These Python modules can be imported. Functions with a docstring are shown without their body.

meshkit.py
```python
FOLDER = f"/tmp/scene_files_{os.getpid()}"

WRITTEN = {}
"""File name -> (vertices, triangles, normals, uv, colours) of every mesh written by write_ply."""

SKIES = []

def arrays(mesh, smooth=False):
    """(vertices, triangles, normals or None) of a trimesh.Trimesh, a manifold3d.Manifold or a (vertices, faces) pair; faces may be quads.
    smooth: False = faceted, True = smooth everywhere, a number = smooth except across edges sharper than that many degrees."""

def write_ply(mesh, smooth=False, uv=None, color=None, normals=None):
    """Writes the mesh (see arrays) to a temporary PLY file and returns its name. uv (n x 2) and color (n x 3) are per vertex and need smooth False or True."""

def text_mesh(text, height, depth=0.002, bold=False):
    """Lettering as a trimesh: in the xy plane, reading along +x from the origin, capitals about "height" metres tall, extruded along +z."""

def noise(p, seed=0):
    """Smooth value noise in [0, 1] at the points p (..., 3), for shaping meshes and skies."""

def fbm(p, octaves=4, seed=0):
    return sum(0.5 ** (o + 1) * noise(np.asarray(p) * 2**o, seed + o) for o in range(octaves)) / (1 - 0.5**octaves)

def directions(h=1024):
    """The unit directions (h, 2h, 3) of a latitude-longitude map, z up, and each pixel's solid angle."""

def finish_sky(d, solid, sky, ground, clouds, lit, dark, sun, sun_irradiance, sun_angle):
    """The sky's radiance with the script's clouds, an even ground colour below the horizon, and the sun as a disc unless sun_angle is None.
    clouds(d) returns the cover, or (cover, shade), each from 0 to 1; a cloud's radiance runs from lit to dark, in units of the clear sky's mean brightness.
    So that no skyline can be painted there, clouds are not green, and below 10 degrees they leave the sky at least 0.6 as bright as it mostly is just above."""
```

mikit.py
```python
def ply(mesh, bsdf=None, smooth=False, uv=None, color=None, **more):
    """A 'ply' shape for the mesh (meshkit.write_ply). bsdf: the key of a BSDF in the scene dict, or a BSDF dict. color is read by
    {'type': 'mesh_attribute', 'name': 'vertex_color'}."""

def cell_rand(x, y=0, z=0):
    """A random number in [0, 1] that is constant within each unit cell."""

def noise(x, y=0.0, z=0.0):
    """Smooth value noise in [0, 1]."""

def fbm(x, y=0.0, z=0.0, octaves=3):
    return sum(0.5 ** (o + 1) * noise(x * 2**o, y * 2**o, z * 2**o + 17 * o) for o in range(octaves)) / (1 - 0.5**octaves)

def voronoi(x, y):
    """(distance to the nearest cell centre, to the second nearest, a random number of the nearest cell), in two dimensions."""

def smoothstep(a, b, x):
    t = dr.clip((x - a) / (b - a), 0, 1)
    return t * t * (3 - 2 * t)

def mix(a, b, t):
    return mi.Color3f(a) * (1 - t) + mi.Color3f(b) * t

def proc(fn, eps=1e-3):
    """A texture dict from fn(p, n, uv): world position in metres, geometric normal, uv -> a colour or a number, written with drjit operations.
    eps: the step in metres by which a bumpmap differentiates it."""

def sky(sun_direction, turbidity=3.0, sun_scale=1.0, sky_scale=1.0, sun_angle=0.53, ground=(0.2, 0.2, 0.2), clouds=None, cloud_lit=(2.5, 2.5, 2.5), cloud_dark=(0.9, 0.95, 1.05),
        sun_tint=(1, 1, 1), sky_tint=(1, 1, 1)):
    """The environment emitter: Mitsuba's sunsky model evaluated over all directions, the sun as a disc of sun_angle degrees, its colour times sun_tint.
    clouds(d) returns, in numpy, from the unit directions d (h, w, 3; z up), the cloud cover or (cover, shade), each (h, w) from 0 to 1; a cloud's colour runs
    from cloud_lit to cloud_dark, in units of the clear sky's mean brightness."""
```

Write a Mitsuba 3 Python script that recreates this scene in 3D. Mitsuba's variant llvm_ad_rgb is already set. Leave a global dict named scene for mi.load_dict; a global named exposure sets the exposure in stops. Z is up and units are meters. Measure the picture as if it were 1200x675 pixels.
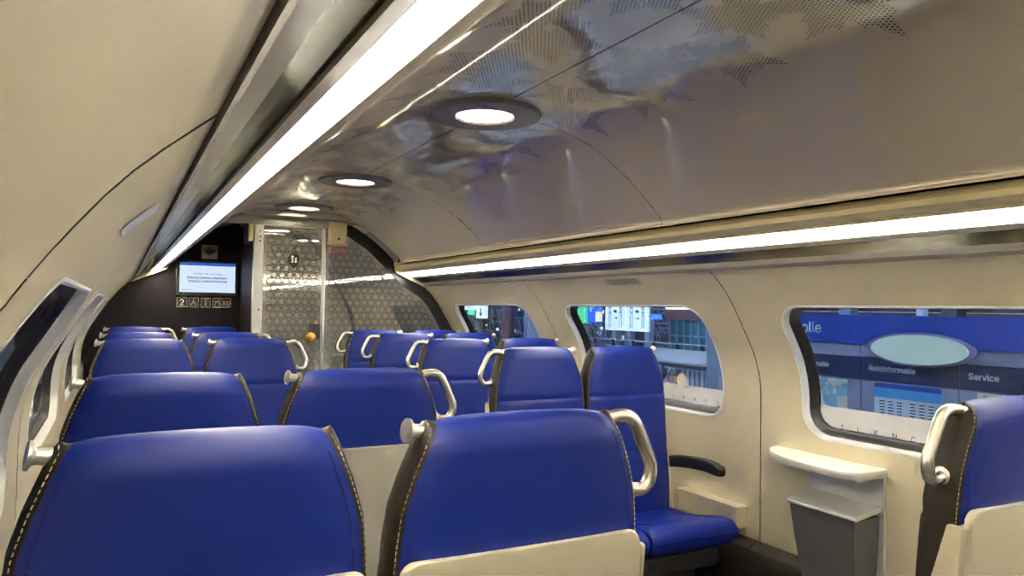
import math, random
import numpy as np, trimesh, shapely
import shapely.geometry as sg
import manifold3d as m3
import drjit as dr
import mitsuba as mi
import mikit, meshkit
from mikit import noise, fbm, smoothstep, mix, voronoi, cell_rand

T = mi.ScalarTransform4f
random.seed(7); np.random.seed(7)
scene, labels = {'type': 'scene'}, {}

# ------------------------------------------------------------------ camera, sky, exposure
EYE = np.array([0.0, 0.0, 1.33])
YAW, PITCH, ROLL, FPX = map(float, (np.radians(27.841), np.radians(1.6146), np.radians(-0.8867), 868.84))
fw = np.array([math.sin(YAW) * math.cos(PITCH), math.cos(YAW) * math.cos(PITCH), math.sin(PITCH)])
r0 = np.array([math.cos(YAW), -math.sin(YAW), 0.0]); u0 = np.cross(r0, fw)
rr = r0 * math.cos(ROLL) - u0 * math.sin(ROLL); uu = np.cross(rr, fw)
scene['camera'] = {'type': 'perspective', 'fov': math.degrees(2 * math.atan(600 / FPX)), 'fov_axis': 'x', 'near_clip': 0.02, 'far_clip': 400.0,
                   'to_world': T().look_at(origin=EYE.tolist(), target=(EYE + fw).tolist(), up=uu.tolist())}
exposure = 2.3
L_STRIP = 8.5          # radiance of the two strip lights
L_DOWN = 9.0           # of the round downlights
L_PLAT = 30.0           # of the platform luminaires
scene['sky'] = mikit.sky([-0.5, 0.8, 0.12], turbidity=3.0, sun_scale=0.0, sky_scale=0.022, sky_tint=(0.75, 0.9, 1.35))

# ------------------------------------------------------------------ materials
def rgb(*c): return {'type': 'rgb', 'value': list(map(float, c))}
def pri(color, rough=0.5, **k):
    d = {'type': 'principled', 'base_color': rgb(*color) if isinstance(color, (tuple, list)) else color, 'roughness': rough, 'specular': 0.5}
    d.update(k); return {'type': 'twosided', 'bsdf': d}
def mat(name, d): scene[name] = d; return name
def bump(tex, scale, inner):
    return {'type': 'twosided', 'bsdf': {'type': 'bumpmap', 'arbitrary': mikit.proc(tex, eps=6e-4), 'scale': scale, 'bsdf': inner['bsdf']}}

def leather_fn(p, n, uv):
    a, b, c = voronoi(p.x * 420 + p.z * 90, p.y * 260 + p.z * 420)
    return dr.minimum(b - a, 0.5) + 0.35 * fbm(p.x * 260, p.y * 260, p.z * 260, 2)
def blue_fn(p, n, uv):
    t = fbm(p.x * 9, p.y * 9, p.z * 9, 3)
    return mix((0.0024, 0.0125, 0.140), (0.0034, 0.0165, 0.178), t)
def cream_fn(p, n, uv):
    t = fbm(p.x * 3, p.y * 3, p.z * 3, 3)
    return mix((0.585, 0.525, 0.365), (0.625, 0.565, 0.395), t)
def brush_fn(p, n, uv):
    return fbm(p.y * 6, p.x * 160, p.z * 160, 2)
M_BLUE = mat('blue_leather', bump(leather_fn, 0.0005, pri(mikit.proc(blue_fn), 0.42, specular=0.30)))
M_BROWN = mat('brown_leather', bump(leather_fn, 0.0005, pri((0.014, 0.011, 0.009), 0.45, specular=0.3)))
M_THREAD = mat('thread', pri((0.50, 0.43, 0.31), 0.7))
M_BTHREAD = mat('blue_thread', pri((0.006, 0.012, 0.12), 0.7))
M_SHELL = mat('cream_shell', pri((0.70, 0.65, 0.49), 0.36))
M_WALL = mat('wall_cream', pri(mikit.proc(cream_fn), 0.42))
M_WHITE = mat('frame_white', pri((0.80, 0.81, 0.79), 0.35))
M_DARK = mat('dark_plastic', pri((0.018, 0.018, 0.02), 0.42))
M_BLACK = mat('black_rubber', pri((0.008, 0.008, 0.009), 0.35))
M_GAP = mat('joint_dark', pri((0.02, 0.018, 0.016), 0.8))
M_SEAM = mat('seam_brown', pri((0.09, 0.075, 0.05), 0.7))
M_AUB = mat('aubergine_panel', pri((0.007, 0.005, 0.0075), 0.55, specular=0.2))
M_FLOOR = mat('floor_vinyl', pri(mikit.proc(lambda p, n, uv: mix((0.05, 0.05, 0.055), (0.09, 0.09, 0.095), noise(p.x * 180, p.y * 180))), 0.5))
M_ALU = mat('brushed_alu', {'type': 'twosided', 'bsdf': {'type': 'roughconductor', 'material': 'Al', 'alpha': 0.24, 'specular_reflectance': rgb(0.74, 0.72, 0.66)}})
M_HOOK = mat('satin_hook', pri((0.66, 0.65, 0.62), 0.3, metallic=0.7))
M_STEEL = mat('steel_plate', pri((0.52, 0.53, 0.52), 0.38, metallic=0.6))
M_BIN = mat('bin_grey', pri((0.085, 0.088, 0.090), 0.36, metallic=0.35))
M_GREY = mat('rack_grey', pri((0.34, 0.31, 0.26), 0.20, specular=0.8))
M_GREYD = mat('rack_grey_dark', pri((0.15, 0.135, 0.115), 0.42))
M_MIRROR = mat('mirror_glass', {'type': 'twosided', 'bsdf': {'type': 'roughconductor', 'material': 'Al', 'alpha': 0.03, 'specular_reflectance': rgb(0.27, 0.265, 0.23)}})
M_COVE = mat('cove_cream', pri((0.56, 0.48, 0.28), 0.4))
M_TABLE = mat('table_laminate', pri(mikit.proc(lambda p, n, uv: mix((0.66, 0.64, 0.58), (0.72, 0.70, 0.65), fbm(p.x * 40, p.y * 40, 0, 3))), 0.3))
M_BEZEL = mat('bezel_grey', pri((0.16, 0.15, 0.145), 0.35, metallic=0.3))
M_RED = mat('red_paint', pri((0.5, 0.03, 0.03), 0.4))
M_BRASS = mat('amber_knob', pri((0.62, 0.30, 0.03), 0.25, clearcoat=1.0))
M_PAPER = mat('paper', pri((0.74, 0.76, 0.80), 0.5))
M_INK = mat('ink', pri((0.03, 0.03, 0.035), 0.6))
M_PALE = mat('pale_mark', pri((0.62, 0.56, 0.45), 0.5))
M_TAN = mat('tan_plate', pri((0.36, 0.29, 0.19), 0.45))

# leaf-shaped fields of small perforations in the glossy ceiling panels
XC = 1.062
LEAVES = [(0.13, 0.12, 0.10, 0.3), (0.24, 0.34, 0.12, 1.4), (0.12, 0.52, 0.10, 2.2), (0.27, 0.70, 0.10, 0.8), (0.15, 0.86, 0.12, 2.9), (0.23, 1.06, 0.13, 1.9),
          (0.12, 1.22, 0.09, 0.1), (0.25, 1.40, 0.11, 2.5)]
def leaf_mask(h, y):
    m = mi.Float(0)
    for cx, cy, R, a in LEAVES:
        for dy in (0.0, 1.54, -1.54):
            dx, ddy = h - cx, y - cy - dy
            th, r = dr.atan2(ddy, dx) + a, dr.sqrt(dx * dx + ddy * ddy)
            c1 = 1.0 - dr.abs(dr.sin(2.5 * th)); c2 = 1.0 - dr.abs(dr.sin(7.5 * th))
            lobe = R * (0.66 + 0.58 * c1 + 0.24 * c2)
            m = dr.maximum(m, dr.select(r < lobe, 1.0, 0.0))
    return m
def dots(h, y):
    P = 0.0105
    v = y / (P * 0.866); row = dr.floor(v)
    u = h / P + 0.5 * (row - 2 * dr.floor(row * 0.5))
    fx, fy = u - dr.floor(u) - 0.5, (v - row - 0.5) * 0.866
    return dr.select(fx * fx + fy * fy < 0.085, 1.0, 0.0)
def ceil_fn(p, n, uv):
    h = dr.abs(p.x - XC)
    y = p.y - 0.684
    y = y - 1.54 * dr.floor(y / 1.54)
    return mix((0.58, 0.51, 0.395), (0.035, 0.032, 0.03), leaf_mask(h, y) * dots(h, p.y))
M_CEIL = mat('ceiling_gloss', pri(mikit.proc(ceil_fn), 0.05, specular=0.7, clearcoat=0.4, clearcoat_gloss=0.97))

CLEAR = {'type': 'thindielectric', 'int_ior': 1.5}
FROST = {'type': 'blendbsdf', 'weight': 0.06, 'a': CLEAR, 'b': {'type': 'twosided', 'bsdf': {'type': 'diffuse', 'reflectance': rgb(0.62, 0.62, 0.60)}}}
mat('pattern_glass', FROST)
M_PRINT = mat('black_print', pri((0.022, 0.022, 0.02), 0.6, specular=0.2))
M_PANE = mat('window_pane', {'type': 'thindielectric', 'int_ior': 1.5, 'specular_transmittance': rgb(0.80, 0.90, 1.0)})
M_STICK = mat('window_film', {'type': 'blendbsdf', 'weight': 0.78, 'a': {'type': 'thindielectric', 'int_ior': 1.01}, 'b': {'type': 'twosided', 'bsdf': {'type': 'diffuse', 'reflectance': rgb(0.60, 0.58, 0.55)}}})

# ------------------------------------------------------------------ mesh helpers
def box(x0, x1, y0, y1, z0, z1):
    m = trimesh.creation.box((x1 - x0, y1 - y0, z1 - z0)); m.apply_translation(((x0 + x1) / 2, (y0 + y1) / 2, (z0 + z1) / 2)); return m
def rbox(x0, x1, y0, y1, z0, z1, r=0.006, n=8):
    r = min(r, (x1 - x0) * .49, (y1 - y0) * .49, (z1 - z0) * .49)
    s = m3.Manifold.sphere(r, n)
    c = [s.translate((x, y, z)) for x in (x0 + r, x1 - r) for y in (y0 + r, y1 - r) for z in (z0 + r, z1 - r)]
    h = m3.Manifold.batch_hull(c).to_mesh()
    return trimesh.Trimesh(h.vert_properties[:, :3], h.tri_verts, process=False)
def cat(*ms): return trimesh.util.concatenate([m for m in ms if m is not None])
def loft(rings, closed=True, cap=True):
    rings = np.asarray(rings, float); n, k = rings.shape[:2]
    v = rings.reshape(-1, 3); f = []
    kk = k if closed else k - 1
    for i in range(n - 1):
        for j in range(kk):
            a, b = i * k + j, i * k + (j + 1) % k
            f += [(a, b, b + k), (a, b + k, a + k)]
    if cap and closed:
        for base, flip in ((0, True), ((n - 1) * k, False)):
            c = len(v); v = np.vstack([v, v[base:base + k].mean(0)])
            for j in range(k):
                t = (base + j, base + (j + 1) % k, c); f.append(t[::-1] if flip else t)
    return trimesh.Trimesh(v, np.array(f), process=False)
def tube(path, rad, sides=12, cap=True):
    p = np.asarray(path, float); t = np.gradient(p, axis=0); t /= np.linalg.norm(t, axis=1, keepdims=True)
    ref = np.array([0, 1.0, 0]) if abs(t[:, 1]).max() < 0.95 else np.array([1.0, 0, 0.02])
    a = np.cross(t, ref); a /= np.linalg.norm(a, axis=1, keepdims=True); b = np.cross(t, a)
    ang = np.linspace(0, 2 * np.pi, sides, endpoint=False); rad = np.broadcast_to(rad, (len(p),))
    return loft(p[:, None] + rad[:, None, None] * (np.cos(ang)[None, :, None] * a[:, None] + np.sin(ang)[None, :, None] * b[:, None]), cap=cap)
def bez(pts, r, n=6):
    """polyline with its corners rounded"""
    pts = [np.array(p, float) for p in pts]; out = [pts[0]]
    for i in range(1, len(pts) - 1):
        a, b, c = pts[i - 1], pts[i], pts[i + 1]
        d1, d2 = (a - b) / np.linalg.norm(a - b), (c - b) / np.linalg.norm(c - b)
        q = min(r, np.linalg.norm(a - b) * .49, np.linalg.norm(c - b) * .49)
        for s in np.linspace(0, 1, n):
            out.append((1 - s) ** 2 * (b + d1 * q) + 2 * s * (1 - s) * b + s * s * (b + d2 * q))
    return np.array(out + [pts[-1]])
def lathe(profile, axis=(0, 0, 1), at=(0, 0, 0), n=24):
    m = trimesh.creation.revolve(np.asarray(profile, float), sections=n)
    m.apply_transform(trimesh.geometry.align_vectors([0, 0, 1], axis)); m.apply_translation(at); return m
def prismY(poly, y0, y1):
    """(x, z) polygon extruded along y"""
    p = sg.Polygon(poly) if not isinstance(poly, sg.Polygon) else poly
    m = trimesh.creation.extrude_polygon(p, y1 - y0, engine='earcut')
    v = m.vertices.copy(); m.vertices = np.stack([v[:, 0], y0 + v[:, 2], v[:, 1]], 1); m.invert(); return m
def prismX(poly, x0, x1):
    """(y, z) polygon extruded along x"""
    p = sg.Polygon(poly) if not isinstance(poly, sg.Polygon) else poly
    m = trimesh.creation.extrude_polygon(p, x1 - x0, engine='earcut')
    v = m.vertices.copy(); m.vertices = np.stack([x0 + v[:, 2], v[:, 0], v[:, 1]], 1); return m
def prismZ(poly, z0, z1):
    p = sg.Polygon(poly) if not isinstance(poly, sg.Polygon) else poly
    m = trimesh.creation.extrude_polygon(p, z1 - z0, engine='earcut'); m.apply_translation((0, 0, z0)); return m
def stick(line_pts, w):   # thick 2-D line -> polygon
    return sg.LineString(line_pts).buffer(w / 2, cap_style='flat', join_style='mitre')

def num(key):
    if key not in scene and key not in labels and not any(k.startswith(key + '__') for k in scene): return key
    i = 1
    while f'{key}_{i:03d}' in scene or f'{key}_{i:03d}' in labels or any(k.startswith(f'{key}_{i:03d}__') for k in scene): i += 1
    return f'{key}_{i:03d}'
def thing(name, label, cat_=None, group=None, kind=None):
    key = num(name); labels[key] = {'label': label}
    if cat_: labels[key]['category'] = cat_
    if group: labels[key]['group'] = group
    if kind: labels[key]['kind'] = kind
    return key
def part(parent, name, mesh, m, smooth=False, label=None, kind=None, **more):
    key = num(f'{parent}__{name}')
    scene[key] = mesh if isinstance(mesh, dict) else mikit.ply(mesh, m, smooth=smooth, **more)
    if label or kind: labels[key] = {**({'label': label} if label else {}), **({'kind': kind} if kind else {})}
    return key
def solo(name, mesh, m, label, cat_=None, smooth=False, group=None, kind=None, **more):
    key = thing(name, label, cat_, group, kind); scene[key] = mikit.ply(mesh, m, smooth=smooth, **more); return key
def emit(c): return {'type': 'area', 'radiance': rgb(*c)}

Y0, YE, YB = -2.2, 5.35, 6.05         # saloon's rear end, glazed partition, screen wall
SEAM = [0.684 + 1.54 * k for k in range(-1, 4)]      # -0.856 .. 5.304
# ------------------------------------------------------------------ side wall lining (curved) with window openings
WP = np.array([(1.278, 0), (1.278, 0.5), (1.278, 1.02), (1.268, 1.08), (1.238, 1.165), (1.19, 1.243), (1.125, 1.352), (1.062, 1.435), (0.992, 1.494)])
d_ = np.r_[0, np.cumsum(np.linalg.norm(np.diff(WP, axis=0), axis=1))]
S_ = np.arange(0, d_[-1], 0.01); S_ = np.r_[S_, d_[-1]]
PX, PZ = np.interp(S_, d_, WP[:, 0]), np.interp(S_, d_, WP[:, 1])
def sm(a, k=7):
    ap = np.r_[2 * a[0] - a[k:0:-1], a, 2 * a[-1] - a[-2:-k - 2:-1]]; w = np.hanning(2 * k + 1); return np.convolve(ap, w / w.sum(), 'valid')
PX, PZ = sm(PX), sm(PZ)
tx, tz = np.gradient(PX, S_), np.gradient(PZ, S_); ln = np.hypot(tx, tz); NX, NZ = tz / ln, -tx / ln     # outward
def wall_pt(y, s, off, side):
    h = np.interp(s, S_, PX) + off * np.interp(s, S_, NX); z = np.interp(s, S_, PZ) + off * np.interp(s, S_, NZ)
    return np.stack([XC + side * h, np.asarray(y) + 0 * h, z], -1)
def s_of_z(z): return float(np.interp(z, PZ, S_))
S_TOP = float(S_[-1])
def wall_sheet(y0, y1, s0, s1, holes, side, off=0.0):
    poly = sg.box(y0, s0, y1, s1)
    for h in holes: poly = poly.difference(h)
    cuts = [s0] + [s for s in np.arange(0.0, S_TOP, 0.03) if s0 + .003 < s < s1 - .003 and s > 0.95] + [s1]
    ms = []
    for a, b in zip(cuts[:-1], cuts[1:]):
        g = poly.intersection(sg.box(y0 - 1, a, y1 + 1, b))
        for q in getattr(g, 'geoms', [g]):
            if q.geom_type == 'Polygon' and q.area > 1e-8:
                v, f = trimesh.creation.triangulate_polygon(q, engine='earcut'); ms.append(trimesh.Trimesh(v, f, process=False))
    m = cat(*ms); v = wall_pt(m.vertices[:, 0], m.vertices[:, 1], off, side)
    m = trimesh.Trimesh(v, m.faces if side < 0 else m.faces[:, ::-1], process=False); m.merge_vertices(); return m
WIN_S0, WIN_S1, WIN_W = s_of_z(0.865), s_of_z(1.353), 1.11
def rr_contour(yc, inset=0.0, n=9, r=0.105, s0=WIN_S0, s1=WIN_S1, w=WIN_W):
    r = max(r - inset, 0.01); hw, c = w / 2 - inset, (s0 + s1) / 2; hh = (s1 - s0) / 2 - inset; out = []
    for cx, cy, a0 in ((1, 1, 0), (-1, 1, 90), (-1, -1, 180), (1, -1, 270)):
        for a in np.radians(np.linspace(a0, a0 + 90, n)): out.append((yc + cx * (hw - r) + r * math.cos(a), c + cy * (hh - r) + r * math.sin(a)))
        # extra points along the following straight run so that the ring follows the curved wall
        nx_ = {0: (-1, 1, 90), 90: (-1, -1, 180), 180: (1, -1, 270), 270: (1, 1, 360)}[a0]
        e = np.array((yc + nx_[0] * (hw - r) + r * math.cos(math.radians(nx_[2])), c + nx_[1] * (hh - r) + r * math.sin(math.radians(nx_[2]))))
        st = np.array(out[-1])
        for t in np.linspace(0, 1, 12)[1:-1]: out.append(tuple(st + (e - st) * t))
    return np.array(out)
def ring(yc, side, steps):
    rg = []
    for inset, off in steps:
        c = rr_contour(yc, inset); rg.append(wall_pt(c[:, 0], c[:, 1], off, side))
    m = loft(rg, closed=True, cap=False)
    if side > 0: m.invert()
    return m
SIDES = (('right', 1), ('left', -1))
def film_mesh(y):
    q = sg.Polygon(rr_contour(y, 0.037)).intersection(sg.box(y - 1, 0, y + 1, s_of_z(0.980))); v, f = trimesh.creation.triangulate_polygon(q, engine='earcut')
    return trimesh.Trimesh(wall_pt(v[:, 0], v[:, 1], 0.0495, 1), f[:, ::-1], process=False)
wn = 0
WIN_Y = [-0.086 + 1.54 * k for k in range(0, 5)]      # the last one stands behind the glazed partition
for sname, side in SIDES:
    w = f'wall_{sname}'
    labels[w] = {'label': f'cream curved side wall lining on the {sname} of the carriage with rounded windows', 'kind': 'structure'}
    edges = [Y0] + SEAM + [7.6]
    for a, b in zip(edges[:-1], edges[1:]):
        holes = [sg.Polygon(rr_contour(y)) for y in WIN_Y if a < y < b]
        part(w, 'panel', wall_sheet(a + (.0025 if side > 0 else .006), b - (.0025 if side > 0 else .006), 0.0, S_TOP, holes, side), M_WALL, 35)
    for y in SEAM: part(w, 'joint', wall_sheet(y - .02, y + .02, 0.0, S_TOP, [], side, 0.005), M_SEAM if side > 0 else M_TAN, 35)
    for k, y in enumerate(WIN_Y):
        wn += 1; g = f'window_{wn}'
        labels[g] = {'label': f'rounded carriage window with white reveal and black rubber gasket in the {sname} wall', 'kind': 'structure'}
        part(g, 'frame', ring(y, side, [(-.008, -.0006), (-.003, -.0025), (0.002, -.001), (0.005, 0.012), (0.008, 0.024)]), M_WHITE, 35)
        part(g, 'gasket', ring(y, side, [(0.008, 0.024), (0.015, 0.028), (0.022, 0.040), (0.033, 0.046), (0.036, 0.054)]), M_BLACK, 35)
        c = rr_contour(y, 0.036)
        pl = sg.Polygon(c)
        cuts = np.arange(c[:, 1].min(), c[:, 1].max() + .03, 0.03); ms = []
        for a, b in zip(cuts[:-1], cuts[1:]):
            q = pl.intersection(sg.box(y - 2, a, y + 2, b))
            if q.geom_type == 'Polygon' and q.area > 1e-7:
                v, f = trimesh.creation.triangulate_polygon(q, engine='earcut'); ms.append(trimesh.Trimesh(v, f, process=False))
        m = cat(*ms); m = trimesh.Trimesh(wall_pt(m.vertices[:, 0], m.vertices[:, 1], 0.052, side), m.faces if side < 0 else m.faces[:, ::-1], process=False); m.merge_vertices()
        part(g, 'pane', m, M_PANE, True)
        if side > 0 and k in (1, 2):     # frosted film with the word at the foot of the pane
            x = XC + 1.278 + 0.048
            f0, f1 = y - WIN_W / 2 + .10, y + WIN_W / 2 - .06
            film = part(g, 'film', film_mesh(y), M_STICK)
            if k == 1:
                for i, ch in enumerate('SILENCE'):
                    t = meshkit.text_mesh(ch, 0.020, 0.0006); t.apply_transform(trimesh.transformations.rotation_matrix(math.pi / 2, (1, 0, 0)))
                    t.apply_transform(trimesh.transformations.rotation_matrix(-math.pi / 2, (0, 0, 1))); t.apply_translation((x - .0016, 1.947 - 0.069 * i, 0.898))
                    part(film, 'letter', t, M_INK)
            else:
                for i, ch in enumerate('SILENCE'):
                    t = meshkit.text_mesh(ch, 0.014, 0.0006); t.apply_transform(trimesh.transformations.rotation_matrix(math.pi / 2, (1, 0, 0)))
                    t.apply_transform(trimesh.transformations.rotation_matrix(-math.pi / 2, (0, 0, 1))); t.apply_translation((x - .0016, 2.98 - 0.075 * i, 0.915))
                    part(film, 'letter', t, M_INK)
                part(g, 'sticker', lathe([(0, 0), (0.036, 0), (0.036, .0008), (0, .0008)], (-1, 0, 0), (x - .001, 2.765, 1.000), 32), M_PALE, label='round pale quiet-zone sticker')

# ------------------------------------------------------------------ ceiling panels
CP = np.array([(0.0, 1.985), (0.12, 1.984), (0.20, 1.979), (0.235, 1.974), (0.29, 1.969), (0.36, 1.950), (0.454, 1.907), (0.53, 1.862), (0.608, 1.81), (0.68, 1.748), (0.738, 1.692), (0.748, 1.682), (0.753, 1.670), (0.753, 1.656), (0.746, 1.651)])
dc = np.r_[0, np.cumsum(np.linalg.norm(np.diff(CP, axis=0), axis=1))]
sc_ = np.unique(np.r_[np.linspace(0, dc[11], 60), dc[11:]])
ch, cz = np.interp(sc_, dc, CP[:, 0]), np.interp(sc_, dc, CP[:, 1])
hh_, zz_ = ch.copy(), cz.copy(); kk_ = 6
for i in range(kk_, len(ch) - 6):          # soften the break points except the crease at 0.235
    q_ = min(6, i, len(ch) - 6 - i) if i < 56 else 2; hh_[i], zz_[i] = ch[i - q_:i + q_ + 1].mean(), cz[i - q_:i + q_ + 1].mean()
CH, CZ = hh_, zz_
labels['ceiling'] = {'label': 'glossy grey curved ceiling panels with leaf-shaped fields of small perforations', 'kind': 'structure'}
LED_Y = [-0.856, 0.684, 2.224, 3.764, 4.97]
cedges = [Y0] + SEAM[:-1] + [5.20]
for side in (1, -1):
    for a, b in zip(cedges[:-1], cedges[1:]):
        ys = np.linspace(a + .0015, b - .0015, 8)
        v = np.array([[(XC + side * max(h, .0018), y, z) for h, z in zip(CH, CZ)] for y in ys])
        m = loft(v, closed=False)
        if side > 0: m.invert()
        part('ceiling', 'panel', m, M_CEIL, 40)
    v = np.array([[(XC + side * h, y, z + .010) for h, z in zip(CH, CZ) if z > 1.71] for y in (Y0, 5.20)])
    part('ceiling', 'backing', loft(v, closed=False), M_GAP, 40)
part('ceiling', 'roof_skin', prismY([(XC - 1.45, 1.0), (XC - 1.45, 1.5), (XC - 1.0, 2.0), (XC - .5, 2.2), (XC + .5, 2.2), (XC + 1.0, 2.0), (XC + 1.45, 1.5), (XC + 1.45, 1.44), (XC + 1.17, 1.44), (XC + .95, 1.75), (XC + .45, 2.1), (XC - .45, 2.1), (XC - .95, 1.75), (XC - 1.17, 1.44), (XC - 1.45, 1.44)][1:], Y0, 7.6), M_GREYD)

for i, y in enumerate(LED_Y):
    r_ = 0.19
    t = thing('downlight', ['round ceiling downlight behind the viewer', 'round ceiling downlight straight above the viewer', 'large round downlight with grey bezel in the ceiling nearest the viewer', 'round ceiling downlight second from the viewer, in the middle of the ceiling', 'round ceiling downlight third from the viewer, just before the glass door'][i], 'ceiling light', 'round ceiling downlights')
    z = 1.974
    part(t, 'bezel', lathe([(0.094, 0.0), (0.10, -.006), (0.150, -.008), (0.185, -.005), (0.190, 0.004), (0.190, .012)], (0, 0, 1), (XC, y, z), 64), M_BEZEL, 40)
    part(t, 'diffuser', lathe([(0.0, -.002), (0.05, -.002), (0.0945, 0.001), (0.0945, .008), (0, .008)], (0, 0, 1), (XC, y, z), 48), M_WHITE, True, emitter=emit((L_DOWN, L_DOWN * .86, L_DOWN * .58)))

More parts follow.
